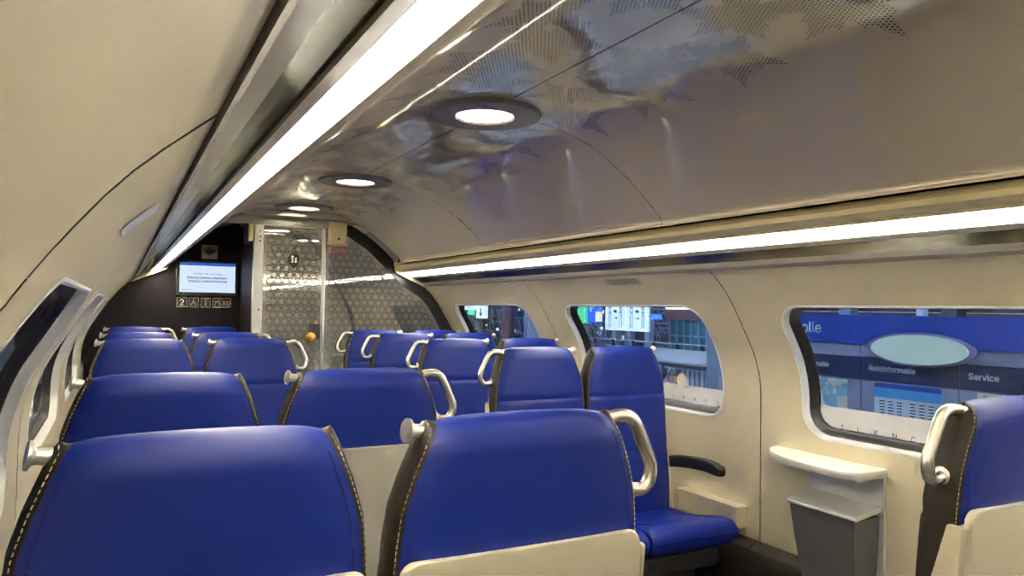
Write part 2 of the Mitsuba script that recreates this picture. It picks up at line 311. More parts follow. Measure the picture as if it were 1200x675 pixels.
# ------------------------------------------------------------------ racks, strip lights, coves on both sides
def PL(side, pts): return [(XC + side * h, z) for h, z in pts]
for sname, side in SIDES:
    ye = 5.30 if side > 0 else 6.0
    g = thing('trim_1' if side > 0 else 'trim_2', f'cream cove moulding above the {sname} strip light', kind='structure')
    cove = [(0.795, 1.596), (0.772, 1.602), (0.757, 1.612), (0.758, 1.628), (0.772, 1.642), (0.786, 1.652), (0.80, 1.652), (0.83, 1.64), (0.83, 1.60)]
    scene[g] = mikit.ply(prismY(PL(side, cove), Y0, ye), M_COVE, smooth=40)
    part('ceiling', 'shadow_gap', prismY(PL(side, [(0.764, 1.664), (0.90, 1.655), (0.90, 1.70), (0.764, 1.70)]), Y0, ye), M_GAP)
    k = thing('luggage_rack', f'slim {sname} luggage rack edge with grey rails and dark mirrored underside', 'luggage rack')
    part(k, 'wall_fin', prismY(PL(side, [(0.988, 1.490), (0.978, 1.501), (0.978, 1.512), (0.990, 1.512)]), Y0, ye), M_GREYD)
    part(k, 'outer_rail', prismY(PL(side, [(0.9775, 1.503), (0.951, 1.5175), (0.953, 1.527), (0.9775, 1.517)]), Y0, ye), M_GREY)
    part(k, 'mirror_panel', prismY(PL(side, [(0.9535, 1.5165), (0.8965, 1.5535), (0.8985, 1.559), (0.9545, 1.524)]), Y0, ye), M_MIRROR)
    part(k, 'inner_rail', prismY(PL(side, [(0.896, 1.547), (0.872, 1.558), (0.874, 1.575), (0.896, 1.562)]), Y0, ye), M_GREY)
    part(k, 'shelf', prismY(PL(side, [(1.05, 1.53), (0.80, 1.64), (0.80, 1.655), (1.05, 1.56)]), Y0, ye), M_GREYD)
    s = thing('strip_light', f'long {"cool" if side > 0 else "warm"} white strip light along the {sname} luggage rack', 'strip light')
    face = [(0.871, 1.5605), (0.856, 1.5645), (0.838, 1.572), (0.818, 1.5825), (0.801, 1.5915)]
    dm = loft(np.array([[(XC + side * h, y, z) for h, z in face] for y in np.linspace(Y0, ye - .01, 6)]), closed=False)
    if side > 0: dm.invert()
    if dm.face_normals[:, 2].mean() > 0: dm.invert()
    part(s, 'diffuser', dm, M_WHITE, True, emitter=emit((L_STRIP, L_STRIP * .93, L_STRIP * .80) if side > 0 else (L_STRIP, L_STRIP * .88, L_STRIP * .66)))
    part(s, 'housing', prismY(PL(side, [(0.871, 1.5625), (0.838, 1.574), (0.802, 1.5935), (0.803, 1.599), (0.873, 1.568)]), Y0, ye - .01), M_GREY)
    part(s, 'edge_lip', prismY(PL(side, [(0.8005, 1.5875), (0.796, 1.589), (0.797, 1.603), (0.8025, 1.60)]), Y0, ye), M_COVE)
    part(s, 'end_cap', prismY(PL(side, [(0.99, 1.485), (0.76, 1.585), (0.745, 1.66), (0.80, 1.70), (1.0, 1.53)]), ye, ye + .03), M_COVE)

# ------------------------------------------------------------------ floor, skirting ducts, rear end
solo('floor', box(XC - 1.30, XC + 1.30, Y0, 8.0, -0.05, 0.0), M_FLOOR, 'dark speckled vinyl floor of the carriage aisle', kind='structure')
HW = WP[:, 0]
for i, (sname, side) in enumerate(SIDES):
    g = thing(f'baseboard_{sname}', f'dark brown heater duct along the foot of the {sname} wall', kind='structure')
    pr = sg.Polygon(PL(side, [(1.277, 0.0), (1.277, 0.395), (1.25, 0.395), (1.215, 0.375), (1.19, 0.33), (1.185, 0.0)]))
    for a, b in ((Y0, 0.684), (0.684, 2.224), (2.224, 3.764), (3.764, 5.2)):
        part(g, 'cover', prismY(pr, a + .002, b - .002), M_BROWN, 30)
solo('wall_rear', box(XC - 1.3, XC + 1.3, Y0 - .05, Y0, 0, 2.1), M_AUB, 'dark panelled end wall behind the viewer', kind='structure')

# ------------------------------------------------------------------ seats
zt = 1.172
HWZ = np.array([(0.40, .2035), (0.88, .2040), (0.94, .2035), (0.99, .2005), (1.04, .1945), (1.09, .180), (1.13, .165), (1.152, .156), (1.165, .150), (1.173, .144)])
def hwid(z): return np.interp(z, HWZ[:, 0], HWZ[:, 1])
def yc_(z): return (1.17 - z) * 0.085
def th_(z): return np.interp(z, [0.4, 0.7, 0.95, 1.13, 1.2], [.046, .05, .052, .047, .046])
def side_profile():
    zs = np.linspace(0.44, 1.12, 60); pts = [(yc_(z) - th_(z), z) for z in zs]
    for a in np.linspace(math.pi, 0, 23)[1:-1]: pts.append((yc_(1.12) + th_(1.12) * math.cos(a) - 0.004 * math.sin(a), 1.12 + 0.052 * math.sin(a)))
    for z in zs[::-1]:
        notch = 0.007 * math.exp(-((z - 0.962) / 0.008) ** 2) + 0.004 * math.exp(-((z - 0.72) / 0.007) ** 2)
        lum = 0.010 * math.exp(-((z - 0.60) / 0.10) ** 2)
        pts.append((yc_(z) + th_(z) - notch + lum, z))
    return np.array(pts)
SP = side_profile(); NP_ = len(SP); US = np.linspace(-1, 1, 21)
def wrap_surface(i0, i1):
    rows = []
    cen = np.array([(yc_(z), z) for z in SP[:, 1]])
    for i in range(i0, i1):
        y, z = SP[i]; w = hwid(min(z, 1.1725)); row = []
        for u in US:
            e = abs(u) ** 7
            yy = y + (yc_(z) - y) * (0.24 * e + 0.05 * u * u); zz = z - (0.005 * e + 0.003 * u * u) * max(0, (z - 1.05) / 0.12)
            row.append((u * w, yy, zz))
        rows.append(row)
    return np.array(rows)
ALL = wrap_surface(0, NP_)
IH = int(np.argmin(np.abs(SP[NP_ // 2:, 1] - 0.962))) + NP_ // 2
def sheet(rows):
    m = loft(rows, closed=False); return m
m_wrap, m_front = sheet(ALL[:IH + 1]), sheet(ALL[IH:])
def side_panel(sg_):
    half = NP_ // 2; col = ALL[:, 0 if sg_ < 0 else -1]; rows = []
    for i in range(half + 1):
        a, b = col[i], col[NP_ - 1 - i]
        rows.append([a + (b - a) * t + np.array([sg_ * 0.0135 * math.sin(math.pi * t) ** .5, 0, 0.004 * math.sin(math.pi * t) * (i / half)]) for t in 0.5 - 0.5 * np.cos(np.linspace(0, math.pi, 15))])
    m = loft(np.array(rows), closed=False)
    if sg_ > 0: m.invert()
    return m
def dashes(path, dash, gap, w, h, nrm):
    d = np.r_[0, np.cumsum(np.linalg.norm(np.diff(path, axis=0), axis=1))]; ms = []
    for s in np.arange(0, d[-1] - dash, dash + gap):
        p, q = [np.array([np.interp(x, d, path[:, k]) for k in range(3)]) for x in (s, s + dash)]
        t = (q - p) / np.linalg.norm(q - p); n_ = nrm / np.linalg.norm(nrm); b = np.cross(t, n_); b /= np.linalg.norm(b); n_ = np.cross(b, t)
        c = [x + sx * b * w / 2 + sn * n_ * h for x in (p, q) for sx, sn in ((-1, -.3), (1, -.3), (0, 1))]
        ms.append(trimesh.Trimesh(c, [(0, 1, 2), (5, 4, 3), (0, 3, 4), (0, 4, 1), (1, 4, 5), (1, 5, 2), (2, 5, 3), (2, 3, 0)], process=False))
    return cat(*ms)
def stitches():
    ms = []; half = NP_ // 2
    lo = int(np.argmin(np.abs(SP[:half, 1] - 0.62)))
    for sg_ in (-1, 1):
        col = ALL[:, 0 if sg_ < 0 else -1]
        back = col[lo:half - 2].copy(); front = col[NP_ - 1 - (half - 2):NP_ - 1 - lo].copy()
        for path, dirn in ((back, 1), (front, -1)):
            q = path + np.array([sg_ * .0060, dirn * .0028, 0.0]); ms.append(dashes(q, .0056, .0034, .0013, .0012, np.array([sg_ * .6, -dirn * .8, 0.2])))
    return cat(*ms)
def blue_stitches():
    ms = []; half = NP_ // 2; lo = int(np.argmin(np.abs(SP[:half, 1] - 0.62)))
    for j in (1, -2):
        col = ALL[lo:half - 6, 0 if j == 1 else -1]; c2 = ALL[lo:half - 6, j]
        q = col + (c2 - col) * 0.62; ms.append(dashes(q + np.array([0, -.0015, 0]), .0060, .0045, .0022, .0012, np.array([0, -1.0, .1])))
    return cat(*ms)
def plate(w, z0, z1, yoff, t, rtop=0.022, n=14):
    """bent back plate following the backrest"""
    zs = np.unique(np.r_[np.linspace(z0, z1 - rtop, n), z1 - rtop + rtop * np.sin(np.linspace(0, math.pi / 2, 7))]); rows = []
    for z in zs:
        dz = max(0, z - (z1 - rtop)); ww = w - (rtop - math.sqrt(max(rtop ** 2 - dz ** 2, 0)))
        y = yc_(z) - th_(z) + yoff; rows.append([(-ww, y, z), (-ww + .004, y - t * .6, z), (-ww + .012, y - t, z), (0, y - t - .001, z), (ww - .012, y - t, z), (ww - .004, y - t * .6, z), (ww, y, z), (0, y + .002, z)])
    return loft(np.array(rows), closed=True)
def shell():
    a = plate(.206, .22, .975, .004, .014)
    b = plate(.2165, .20, .947, .012, .014, 0.012)
    ms = [a, b]
    for s in (-1, 1):
        py = [(yc_(.947) - th_(.947) + .0, .947), (yc_(.947) - th_(.947) + .028, .947), (yc_(.85) - .004, .85), (yc_(.70) + .03, .70), (.10, .50), (.13, .36), (.13, .22), (-.0, .22)]
        g = sg.Polygon(py + [(yc_(.5) - th_(.5), .5)]).buffer(-.006).buffer(.006)
        ms.append(prismX(g, .2115, .2180) if s > 0 else prismX(g, -.2180, -.2115))
    return cat(*ms)
def cushion():
    top = [(0.045, .452), (.08, .462), (.14, .466), (.22, .468), (.30, .478), (.38, .497), (.44, .510), (.475, .510), (.497, .497), (.508, .475), (.508, .455)]
    bot = [(0.045, .385), (.08, .38), (.14, .375), (.22, .375), (.30, .375), (.38, .385), (.44, .395), (.475, .402), (.492, .415), (.503, .432), (.508, .4549)]
    rows = []
    P_ = bez([(a, b, 0) for a, b in top], .02, 3)[:, :2]; Q_ = bez([(a, b, 0) for a, b in bot], .02, 3)[:, :2]
    for (ya, za), (yb, zb) in zip(P_, Q_):
        r = []; mz, h = (za + zb) / 2, max((za - zb) / 2, .0005)
        for a in np.linspace(0, 2 * np.pi, 48, endpoint=False):
            c, s = math.cos(a), math.sin(a); ex = 0.28
            x = .215 * math.copysign(abs(c) ** ex, c); t = math.copysign(abs(s) ** ex, s)
            z = mz + h * t; y = ya + (yb - ya) * (0.5 - 0.5 * t)
            if t > 0: z -= .012 * (1 - (x / .215) ** 2) * min(1, t) * (1 if ya < .42 else .3)
            r.append((x, y, z))
        rows.append(r)
    m = loft(np.array(rows), closed=True); m.invert(); return m
def cushion_seam(x):
    ys = [(.09, .4635), (.14, .4675), (.22, .469), (.30, .479), (.38, .498), (.44, .511)]
    return tube([(x, y, z - .0068 * (1 - abs(x) / .22)) for y, z in ys], .0022, 6)
def handle(s):
    p = bez([(s * .152, .004, 1.148), (s * .214, .004, 1.158), (s * .262, .006, 1.060), (s * .248, .008, 1.022), (s * .200, .010, 1.032)], .034, 14)
    return cat(tube(p, .0115, 20), lathe([(0, 0), (.017, 0), (.017, .005), (.012, .008), (0, .008)], (s, 0, .3), (s * .160, .004, 1.147), 20), lathe([(0, 0), (.017, 0), (.017, .005), (.012, .008), (0, .008)], (s, 0, 0), (s * .207, .010, 1.032), 20))
def hook(s):
    return lathe([(0, -.010), (.016, -.010), (.016, -.004), (.0105, -.001), (.0105, .016), (.013, .019), (.0175, .0215), (.0175, .025), (0, .0262)], (s, -.18, .16), (s * .166, .000, 1.150), 28)
def armrest(s):
    pts = [(.045, .646), (.10, .660), (.18, .670), (.26, .676), (.33, .675), (.385, .666)]; rows = []
    for i, (y, z) in enumerate(bez([(a, b, 0) for a, b in pts], .05, 4)[:, :2]):
        h, w = (.020 if y > .36 else .026), .020
        rows.append([(s * .240 + w * math.copysign(abs(math.cos(a)) ** .5, math.cos(a)), y, z + h * math.copysign(abs(math.sin(a)) ** .5, math.sin(a))) for a in np.linspace(0, 2 * np.pi, 20, endpoint=False)])
    return loft(np.array(rows), closed=True)
def frame():
    return cat(rbox(-.19, .19, .03, .43, .30, .385, .02), rbox(-.15, .15, .06, .34, 0.0, .31, .02))
pl = lambda m, b, s=False: mikit.ply(m, b, smooth=s)
P_ST = dict(wrap=pl(m_wrap, M_BLUE, True), front=pl(m_front, M_BLUE, True), sl=pl(side_panel(-1), M_BROWN, True), sr=pl(side_panel(1), M_BROWN, True),
            stitch=pl(stitches(), M_THREAD), bstitch=pl(blue_stitches(), M_BTHREAD), shell=pl(shell(), M_SHELL, 35), cushion=pl(cushion(), M_BLUE, 50), seam_a=pl(cushion_seam(-.15), M_BTHREAD, True), seam_b=pl(cushion_seam(.15), M_BTHREAD, True), frame=pl(frame(), M_DARK, 40))
for s in (-1, 1):
    P_ST[f'handle{s}'] = pl(handle(s), M_ALU, 50); P_ST[f'hook{s}'] = pl(hook(s), M_HOOK, 35); P_ST[f'arm{s}'] = pl(armrest(s), M_BLACK, True)
def seat(label, x, y, forward, wall_side, window, has_handle, group=None):
    """wall_side: -1 when the wall lies towards -x in the world"""
    k = thing('train_seat', label, 'seat', group or 'blue leather train seats')
    tw = T().translate([x, y, 0]) if forward else T().translate([x, y, 0]).rotate([0, 0, 1], 180)
    loc = wall_side if forward else -wall_side
    def p(name, src, **kw): part(k, name, {**P_ST[src], 'to_world': tw}, None, **kw)
    p('headrest', 'wrap'); p('backrest', 'front'); p('side_panel', 'sl', label='dark brown leather side'); p('side_panel', 'sr', label='dark brown leather side')
    p('stitching', 'stitch', kind='stuff', label='pale dashed seam stitching'); p('stitching', 'bstitch', kind='stuff', label='dark blue seam stitching')
    p('back_shell', 'shell', label='cream plastic shell'); p('cushion', 'cushion'); p('seam', 'seam_a'); p('seam', 'seam_b'); p('base', 'frame', label='dark base')
    p('coat_hook', f'hook{loc}', label='metal coat hook')
    if has_handle: p('grab_handle', f'handle{-loc}', label='bent metal grab handle')
    if window: p('armrest', f'arm{loc}', label='black armrest')
E1, E2, F1, F2 = 0.505, 0.962, 0.489, 0.928
rows_left = [(1.016, True), (1.875, True), (3.70, False), (4.55, False), (5.62, False)]
names_l = [('front-row blue leather seat by the left wall, largest of all, seen from behind', 'front-row blue aisle seat of the left bank, seen from behind, cream shell below'),
           ('second-row blue leather seat by the left wall, directly ahead of the largest seat', 'second-row blue aisle seat on the left, directly ahead of the front aisle seat'),
           ('third blue seat along the left wall, facing the viewer', 'third aisle seat on the left, facing the viewer, handle against the glass door'),
           ('fourth blue seat along the left wall, only its top and hook showing', 'fourth aisle seat of the left bank, only its top corner showing'),
           ('last blue seat along the left wall, under the screen, with a handle on its right', 'last aisle seat of the left bank, in shade below the number plates')]
for i, (y, fwd) in enumerate(rows_left):
    seat(names_l[i][0], XC - E2, y, fwd, -1, True, i == 4)
    seat(names_l[i][1], XC - E1 + (.018 if i == 4 else 0), y, fwd, -1, False, i != 4)
rows_right = [(2.715, False), (3.565, False), (4.36, False), (4.94, False)]
names_r = [('blue aisle seat of the nearest right-hand pair facing the viewer, with a grab handle', 'blue window seat with black armrest facing the viewer, below the window with the two people'),
           ('aisle seat of the second right-hand pair facing the viewer', 'window seat of the second right-hand pair, just behind the nearest facing pair'),
           ('aisle seat of the third right-hand pair, left of it another seat top', 'window seat of the third right-hand pair, its top below the far small window'),
           ('farthest aisle seat of the right bank, in front of the patterned glass', 'farthest window seat of the right bank, in front of the patterned glass')]
for i, (y, fwd) in enumerate(rows_right):
    seat(names_r[i][0], XC + F1, y, fwd, 1, False, True)
    seat(names_r[i][1], XC + F2, y, fwd, 1, True, False)
seat('blue seat with cream shell at the right edge, seen from behind beside the litter bin', XC + 0.513, 0.845, True, 1, False, True)

# ------------------------------------------------------------------ bay table, litter bin, wall ledge
XW = XC + 1.278
t = thing('wall_table', 'small half-oval cream table fixed under the nearest right window, above the bin', 'table')
out = [(XW, 2.15), (XW - .05, 2.135), (XW - .11, 2.07), (XW - .155, 1.975), (XW - .175, 1.87), (XW - .178, 1.76), (XW - .165, 1.69), (XW - .13, 1.658), (XW - .06, 1.655), (XW, 1.655)]
o = np.array(out)[:, :2]; cen = np.array([XW - .06, 1.87]); rows = []
o2 = bez([(a, b, 0) for a, b in out], .05, 5)[:, :2]
for ins, z in ((.020, .768), (.006, .770), (0.0, .776), (0.0, .790), (.003, .797), (.010, .800)):
    q = sg.Polygon(o2).buffer(0); c_ = o2 + (cen - o2) / np.linalg.norm(cen - o2, axis=1, keepdims=True) * ins
    c_[:, 0] = np.minimum(c_[:, 0], XW); rows.append(np.c_[c_, np.full(len(c_), z)])
part(t, 'tabletop', loft(np.array(rows), closed=True), M_TABLE, 40)
part(t, 'bracket', box(XW - .10, XW, 1.70, 1.90, .752, .772), M_STEEL)
b = thing('litter_bin', 'dark grey metal litter bin with brushed lid on the wall under the small table', 'litter bin')
part(b, 'back_plate', rbox(XW - .012, XW, 1.66, 1.968, .28, .772, .003), M_STEEL, 30, label='light steel plate')
bod = loft(np.array([[(XW - .013, y0, z), (XW - x_, y0, z), (XW - x_, y1, z), (XW - .013, y1, z)] for z, x_, y0, y1 in ((.30, .110, 1.70, 1.90), (.40, .122, 1.69, 1.915), (.52, .132, 1.682, 1.935), (.635, .140, 1.676, 1.95))]))
bod.invert() if bod.volume < 0 else None
part(b, 'body', bod, M_BIN, 20)
lid = prismY([(XW - .012, .672), (XW - .147, .648), (XW - .149, .640), (XW - .145, .634), (XW - .012, .652)], 1.668, 1.958)
part(b, 'lid', lid, M_STEEL, 30, label='brushed metal lid')
g = thing('wall_ledge', 'low cream box ledge on the right wall beside the seat with black armrest', 'ledge')
part(g, 'body', rbox(XW - .055, XW, 2.30, 2.66, .43, .515, .004), M_SHELL, 30); part(g, 'cap', rbox(XW - .060, XW, 2.295, 2.665, .513, .524, .003), M_SHELL, 30)

# ------------------------------------------------------------------ end: screen wall, return wall, glazed partition, door
solo('wall_screen', box(XC - 1.28, XC - .24, YB, YB + .04, 0, 2.1), M_AUB, 'dark aubergine end wall carrying the screen', kind='structure')
solo('wall_return', box(XC - .25, XC - .225, YE, YB, 0, 1.93), M_AUB, 'dark return wall between the screen wall and the glass door', kind='structure')
def plane_text(txt, h, x, y, z, m, parent, name='lettering', bold=False, center=False, depth=.0012):
    me = meshkit.text_mesh(txt, h, depth, bold); b_ = me.bounds
    if center: me.apply_translation((-(b_[0, 0] + b_[1, 0]) / 2, 0, 0))
    me.apply_transform(trimesh.transformations.rotation_matrix(math.pi / 2, (1, 0, 0))); me.apply_translation((x, y, z)); return part(parent, name, me, m)
YS = YB - .045
sx0, sx1, sz0, sz1 = .385, .775, 1.418, 1.640
t = thing('information_screen', 'lit destination screen in a black frame on the dark end wall', 'screen')
part(t, 'bezel', rbox(sx0 - .025, sx1 + .025, YS, YB, sz0 - .03, sz1 + .02, .006), M_BLACK, 30)
d = part(t, 'display', box(sx0, sx1, YS - .002, YS + .001, sz0, sz1), M_BLACK, emitter=emit((.13, .16, .215)))
part(d, 'header_bar', box(sx0, sx1, YS - .003, YS, sz1 - .022, sz1), mat('screen_blue', pri((.01, .05, .25), .4)), emitter=emit((.003, .018, .09)))
M_STXT = mat('screen_text', pri((.02, .025, .05), .6)); M_SWH = mat('screen_white', pri((.8, .8, .85), .6))
mx = (sx0 + sx1) / 2
plane_text('Welkom in de trein richting', .0115, mx, YS - .003, 1.552, M_STXT, d, center=True)
plane_text('Almere Centrum, Naarden-', .0165, mx, YS - .003, 1.520, M_STXT, d, bold=True, center=True)
plane_text('Bussum, Utrecht Centraal', .0165, mx, YS - .003, 1.494, M_STXT, d, bold=True, center=True)
plane_text('Volgende: 17:40', .008, sx0 + .006, YS - .003, 1.432, M_STXT, d)
plane_text('Intercity Utrecht Centraal', .010, sx0 + .016, YS - .0042, sz1 - .016, M_SWH, d); plane_text('17:36', .010, sx1 - .045, YS - .0042, sz1 - .016, M_SWH, d)
# number plates
def frame_outline(x0, x1, z0, z1, w, y): return cat(box(x0, x1, y, y + .003, z1 - w, z1), box(x0, x1, y, y + .003, z0, z0 + w), box(x0, x0 + w, y, y + .003, z0, z1), box(x1 - w, x1, y, y + .003, z0, z1))
YP = YB - .006
for lab, x0, x1, txt, nm in (('small dark plate with a figure 2 under the screen', .372, .444, '2', 'class_plate'), ('small dark plate with a seated figure pictogram under the screen', .456, .524, None, 'seat_plate'), ('small dark plate with a quiet figure pictogram under the screen', .540, .608, None, 'quiet_plate'), ('dark plate with the carriage number 7530 under the screen', .622, .752, '7530', 'number_plate')):
    k = thing(nm, lab, 'sign'); part(k, 'plate', box(x0, x1, YP, YB, 1.305, 1.378), M_DARK); part(k, 'border', frame_outline(x0, x1, 1.305, 1.378, .0035, YP - .003), M_PALE)
    if txt == '2': plane_text('2', .046, (x0 + x1) / 2, YP - .002, 1.319, M_PALE, k, bold=True, center=True)
    elif txt: plane_text('7530', .034, (x0 + x1) / 2, YP - .002, 1.321, M_PALE, k, bold=True, center=True); part(k, 'rule', box(x0 + .012, x1 - .012, YP - .002, YP, 1.311, 1.314), M_PALE); plane_text('rijtuig', .009, x0 + .035, YP - .002, 1.363, M_PALE, k)
    elif nm == 'seat_plate':
        cx = (x0 + x1) / 2
        g = sg.MultiPolygon([sg.Point(cx - .004, 1.362).buffer(.0065), *[stick(q, .006) for q in ([(cx - .004, 1.354), (cx - .010, 1.338), (cx + .010, 1.334), (cx + .020, 1.318)], [(cx - .010, 1.338), (cx - .022, 1.320)], [(cx - .004, 1.35), (cx + .012, 1.344)])]]).buffer(0)
        me = cat(*[prismX(q, 0, .002) for q in getattr(g, 'geoms', [g])]); v = me.vertices.copy(); me.vertices = np.stack([v[:, 1], YP - .002 + v[:, 0], v[:, 2]], 1); part(k, 'pictogram', me, M_PALE)
    else:
        cx = (x0 + x1) / 2
        g = sg.MultiPolygon([sg.Point(cx, 1.350).buffer(.0075), stick([(cx - .010, 1.370), (cx - .003, 1.357)], .004), stick([(cx + .010, 1.370), (cx + .003, 1.357)], .004), sg.box(cx - .006, 1.315, cx + .006, 1.340)]).buffer(0)
        me = cat(*[prismX(q, 0, .002) for q in getattr(g, 'geoms', [g])]); v = me.vertices.copy(); me.vertices = np.stack([v[:, 1], YP - .002 + v[:, 0], v[:, 2]], 1); part(k, 'pictogram', me, M_PALE)
k = thing('leaf_plaque', 'tan rounded square plaque with a dark leaf above the screen', 'sign')
part(k, 'plate', rbox(.535, .650, YB - .010, YB, 1.672, 1.780, .006), M_TAN, 30)
half_leaf = [(0, 1), (.16, .66), (.38, .72), (.30, .30), (.58, .52), (.66, .36), (.98, .40), (.86, .14), (1.0, .02), (.52, -.34), (.56, -.50), (.06, -.42)]
pts = [(.5925 + .042 * a, 1.730 + .042 * b) for a, b in half_leaf] + [(.5925 - .042 * a, 1.730 + .042 * b) for a, b in half_leaf[:0:-1]]
me = prismX(sg.Polygon(pts).union(stick([(.5925, 1.73), (.585, 1.690)], .004)), 0, .002); v = me.vertices.copy(); me.vertices = np.stack([v[:, 1], YB - .012 + v[:, 0], v[:, 2]], 1)
part(k, 'leaf', me, M_DARK)

# glazed partition right of the door: black frit border following the wall profile, patterned glass inside
prof = [(h, z) for h, z in zip(PX, PZ)][::4] + [(0.992, 1.494), (0.90, 1.56), (0.80, 1.64), (0.752, 1.668)] + [(h, z) for h, z in zip(CH[::-1], CZ[::-1]) if z < 1.925 and h < .745 and h > .30]
outer = sg.Polygon([(XC + .238, 0)] + [(XC + h, z) for h, z in prof] + [(XC + .30, 1.925), (XC + .238, 1.925)]).buffer(0)
inner = outer.buffer(-.085).union(sg.box(XC + .238, .02, XC + .36, 1.80)).intersection(outer.buffer(-.001))
inner = inner.intersection(sg.Polygon([(XC + .238, 0), (XC + 2, 0), (XC + 2, 1.2), (XC + .92, 1.43), (XC + .80, 1.515), (XC + .36, 1.925), (XC + .238, 1.925)]))
def ring_print(poly, y):
    """rows of printed rings on the glass, those that lie inside the pane"""
    Pp = 0.054; a = np.linspace(0, 2 * np.pi, 19)[:-1]; inn, out_ = .335 * Pp, .485 * Pp; V, F = [], []
    x0, z0, x1, z1 = poly.bounds; prep = shapely.prepared.prep(poly)
    for r in range(int(z0 / (Pp * .866)), int(z1 / (Pp * .866)) + 1):
        for c_ in range(int(x0 / Pp) - 1, int(x1 / Pp) + 2):
            cx, cz_ = (c_ + .5 * (r % 2)) * Pp, r * Pp * .866
            if not prep.contains(sg.Point(cx, cz_).buffer(out_, 4)): continue
            b = len(V)
            for q, w in ((inn, 0), (out_, 0)):
                V += [(cx + q * math.cos(t), y, cz_ + q * math.sin(t)) for t in a]
            for k_ in range(18):
                m_ = (k_ + 1) % 18; F += [(b + k_, b + 18 + k_, b + 18 + m_), (b + k_, b + 18 + m_, b + m_)]
    return trimesh.Trimesh(V, F, process=False)
P = thing('glass_partition', 'fixed patterned glass screen right of the door with wide black border', 'glass partition')
for q in getattr(inner, 'geoms', [inner]):
    if q.area > .01: part(f"{part(P, 'pane', prismY(q, YE - .004, YE + .004), 'pattern_glass')}", 'printed_rings', ring_print(q, YE - .0046), M_PRINT, kind='stuff', label='black printed ring pattern')
fr = outer.difference(inner)
for q in getattr(fr, 'geoms', [fr]):
    if q.area > .0005: part(P, 'border', prismY(q, YE - .008, YE + .008), M_BLACK, label='black printed border')
# door
D = 'door_1'; labels[D] = {'label': 'patterned glass sliding door with amber knob at the end of the aisle', 'kind': 'structure'}
dx0, dx1 = XC - .190, XC + .212
dp_ = part(D, 'pane', box(dx0, dx1, YE - .004, YE + .004, .02, 1.885), 'pattern_glass')
part(dp_, 'printed_rings', ring_print(sg.box(dx0, .02, dx1, 1.885), YE - .0046), M_PRINT, kind='stuff', label='black printed ring pattern')
part(D, 'edge_strip', box(dx0 - .006, dx0, YE - .008, YE + .008, .02, 1.885), M_DARK); part(D, 'edge_strip', box(dx1, dx1 + .006, YE - .008, YE + .008, .02, 1.885), M_STEEL)
lk = part(D, 'lock_plate', rbox(dx1 - .085, dx1 - .010, YE - .035, YE - .005, 1.09, 1.20, .004), M_DARK, 30)
part(D, 'knob', lathe([(0, 0), (.014, 0), (.014, .02), (.030, .028), (.036, .045), (.034, .062), (.022, .074), (0, .078)], (0, -1, 0), (dx1 - .078, YE - .010, 1.108), 24), M_BRASS, True, label='round amber knob')
pg_ = part(D, 'pictogram', prismY(sg.Point(dx0 + .205, 1.655).buffer(.040, 24).union(sg.Polygon([(dx0 + .17, 1.63), (dx0 + .24, 1.63), (dx0 + .205, 1.585)])), YE - .0075, YE - .0055), M_BLACK, label='black round pictogram sticker')
gq = [sg.Point(dx0 + .195, 1.674).buffer(.009), sg.box(dx0 + .188, 1.632, dx0 + .202, 1.664), sg.Point(dx0 + .218, 1.662).buffer(.008), sg.box(dx0 + .211, 1.632, dx0 + .226, 1.652)]
part(pg_, 'figures', cat(*[prismY(q, YE - .0092, YE - .0078) for q in gq]), M_PALE)
k = thing('door_post', 'aluminium post left of the patterned glass door', 'post')
part(k, 'post', rbox(XC - .262, XC - .198, YE - .05, YE + .012, 0, 1.885, .004), M_STEEL, 30)
for z in (1.84, 1.80, 1.77, 1.30): part(k, 'bolt', lathe([(0, 0), (.006, 0), (.005, .003), (0, .003)], (0, -1, 0), (XC - .222, YE - .05, z), 10), M_DARK)
solo('mullion', rbox(XC + .219, XC + .237, YE - .02, YE + .02, 0, 1.90, .003), M_STEEL, 'thin metal upright between the glass door and the glass screen', 'post', 30)
# header and end of the ceiling
endc = sg.Polygon([(XC - h, z) for h, z in zip(CH, CZ) if z < 1.99] + [(XC - .80, 1.72), (XC - .70, 1.80), (XC - .46, 1.93), (XC - .30, 1.965)]).buffer(0)
solo('trim_3', cat(prismY([(XC - .80, 1.885), (XC + .30, 1.885), (XC + .33, 1.925), (XC + .30, 2.0), (XC - .80, 2.0)], YE - .05, YE + .03), prismY([(XC - .50, 1.94), (XC + .42, 1.94), (XC + .30, 1.985), (XC - .38, 1.985)], 5.17, YE - .045)), M_GREY, 'grey header beam above the glass door', kind='structure')
solo('trim_4', prismY([(XC - .99, 1.50), (XC - .80, 1.60), (XC - .75, 1.66), (XC - .46, 1.90), (XC - .26, 1.965), (XC - .26, 2.1), (XC - 1.2, 2.1)], YE - .15, YB), M_GREYD, 'grey bulkhead above the dark end wall', kind='structure')
k = thing('sensor_box', 'small cream box at the top of the dark return wall beside the door post', 'box')
part(k, 'housing', rbox(XC - .300, XC - .268, YE - .06, YE - .005, 1.765, 1.885, .004), M_COVE, 30); part(k, 'base', rbox(XC - .325, XC - .268, YE - .01, YE + .02, 1.745, 1.885, .004), M_DARK, 30)
k = thing('alarm_box', 'cream emergency box with red wire handle hanging under the ceiling right of the door', 'alarm box')
part(k, 'housing', rbox(XC + .245, XC + .370, YE - .085, YE - .010, 1.765, 1.935, .006), M_COVE, 30)
part(k, 'front_plate', rbox(XC + .256, XC + .360, YE - .090, YE - .084, 1.772, 1.842, .003), M_TAN, 30); part(k, 'button', lathe([(0, 0), (.009, 0), (.008, .005), (0, .006)], (0, -1, 0), (XC + .310, YE - .090, 1.81), 14), M_DARK, 30)
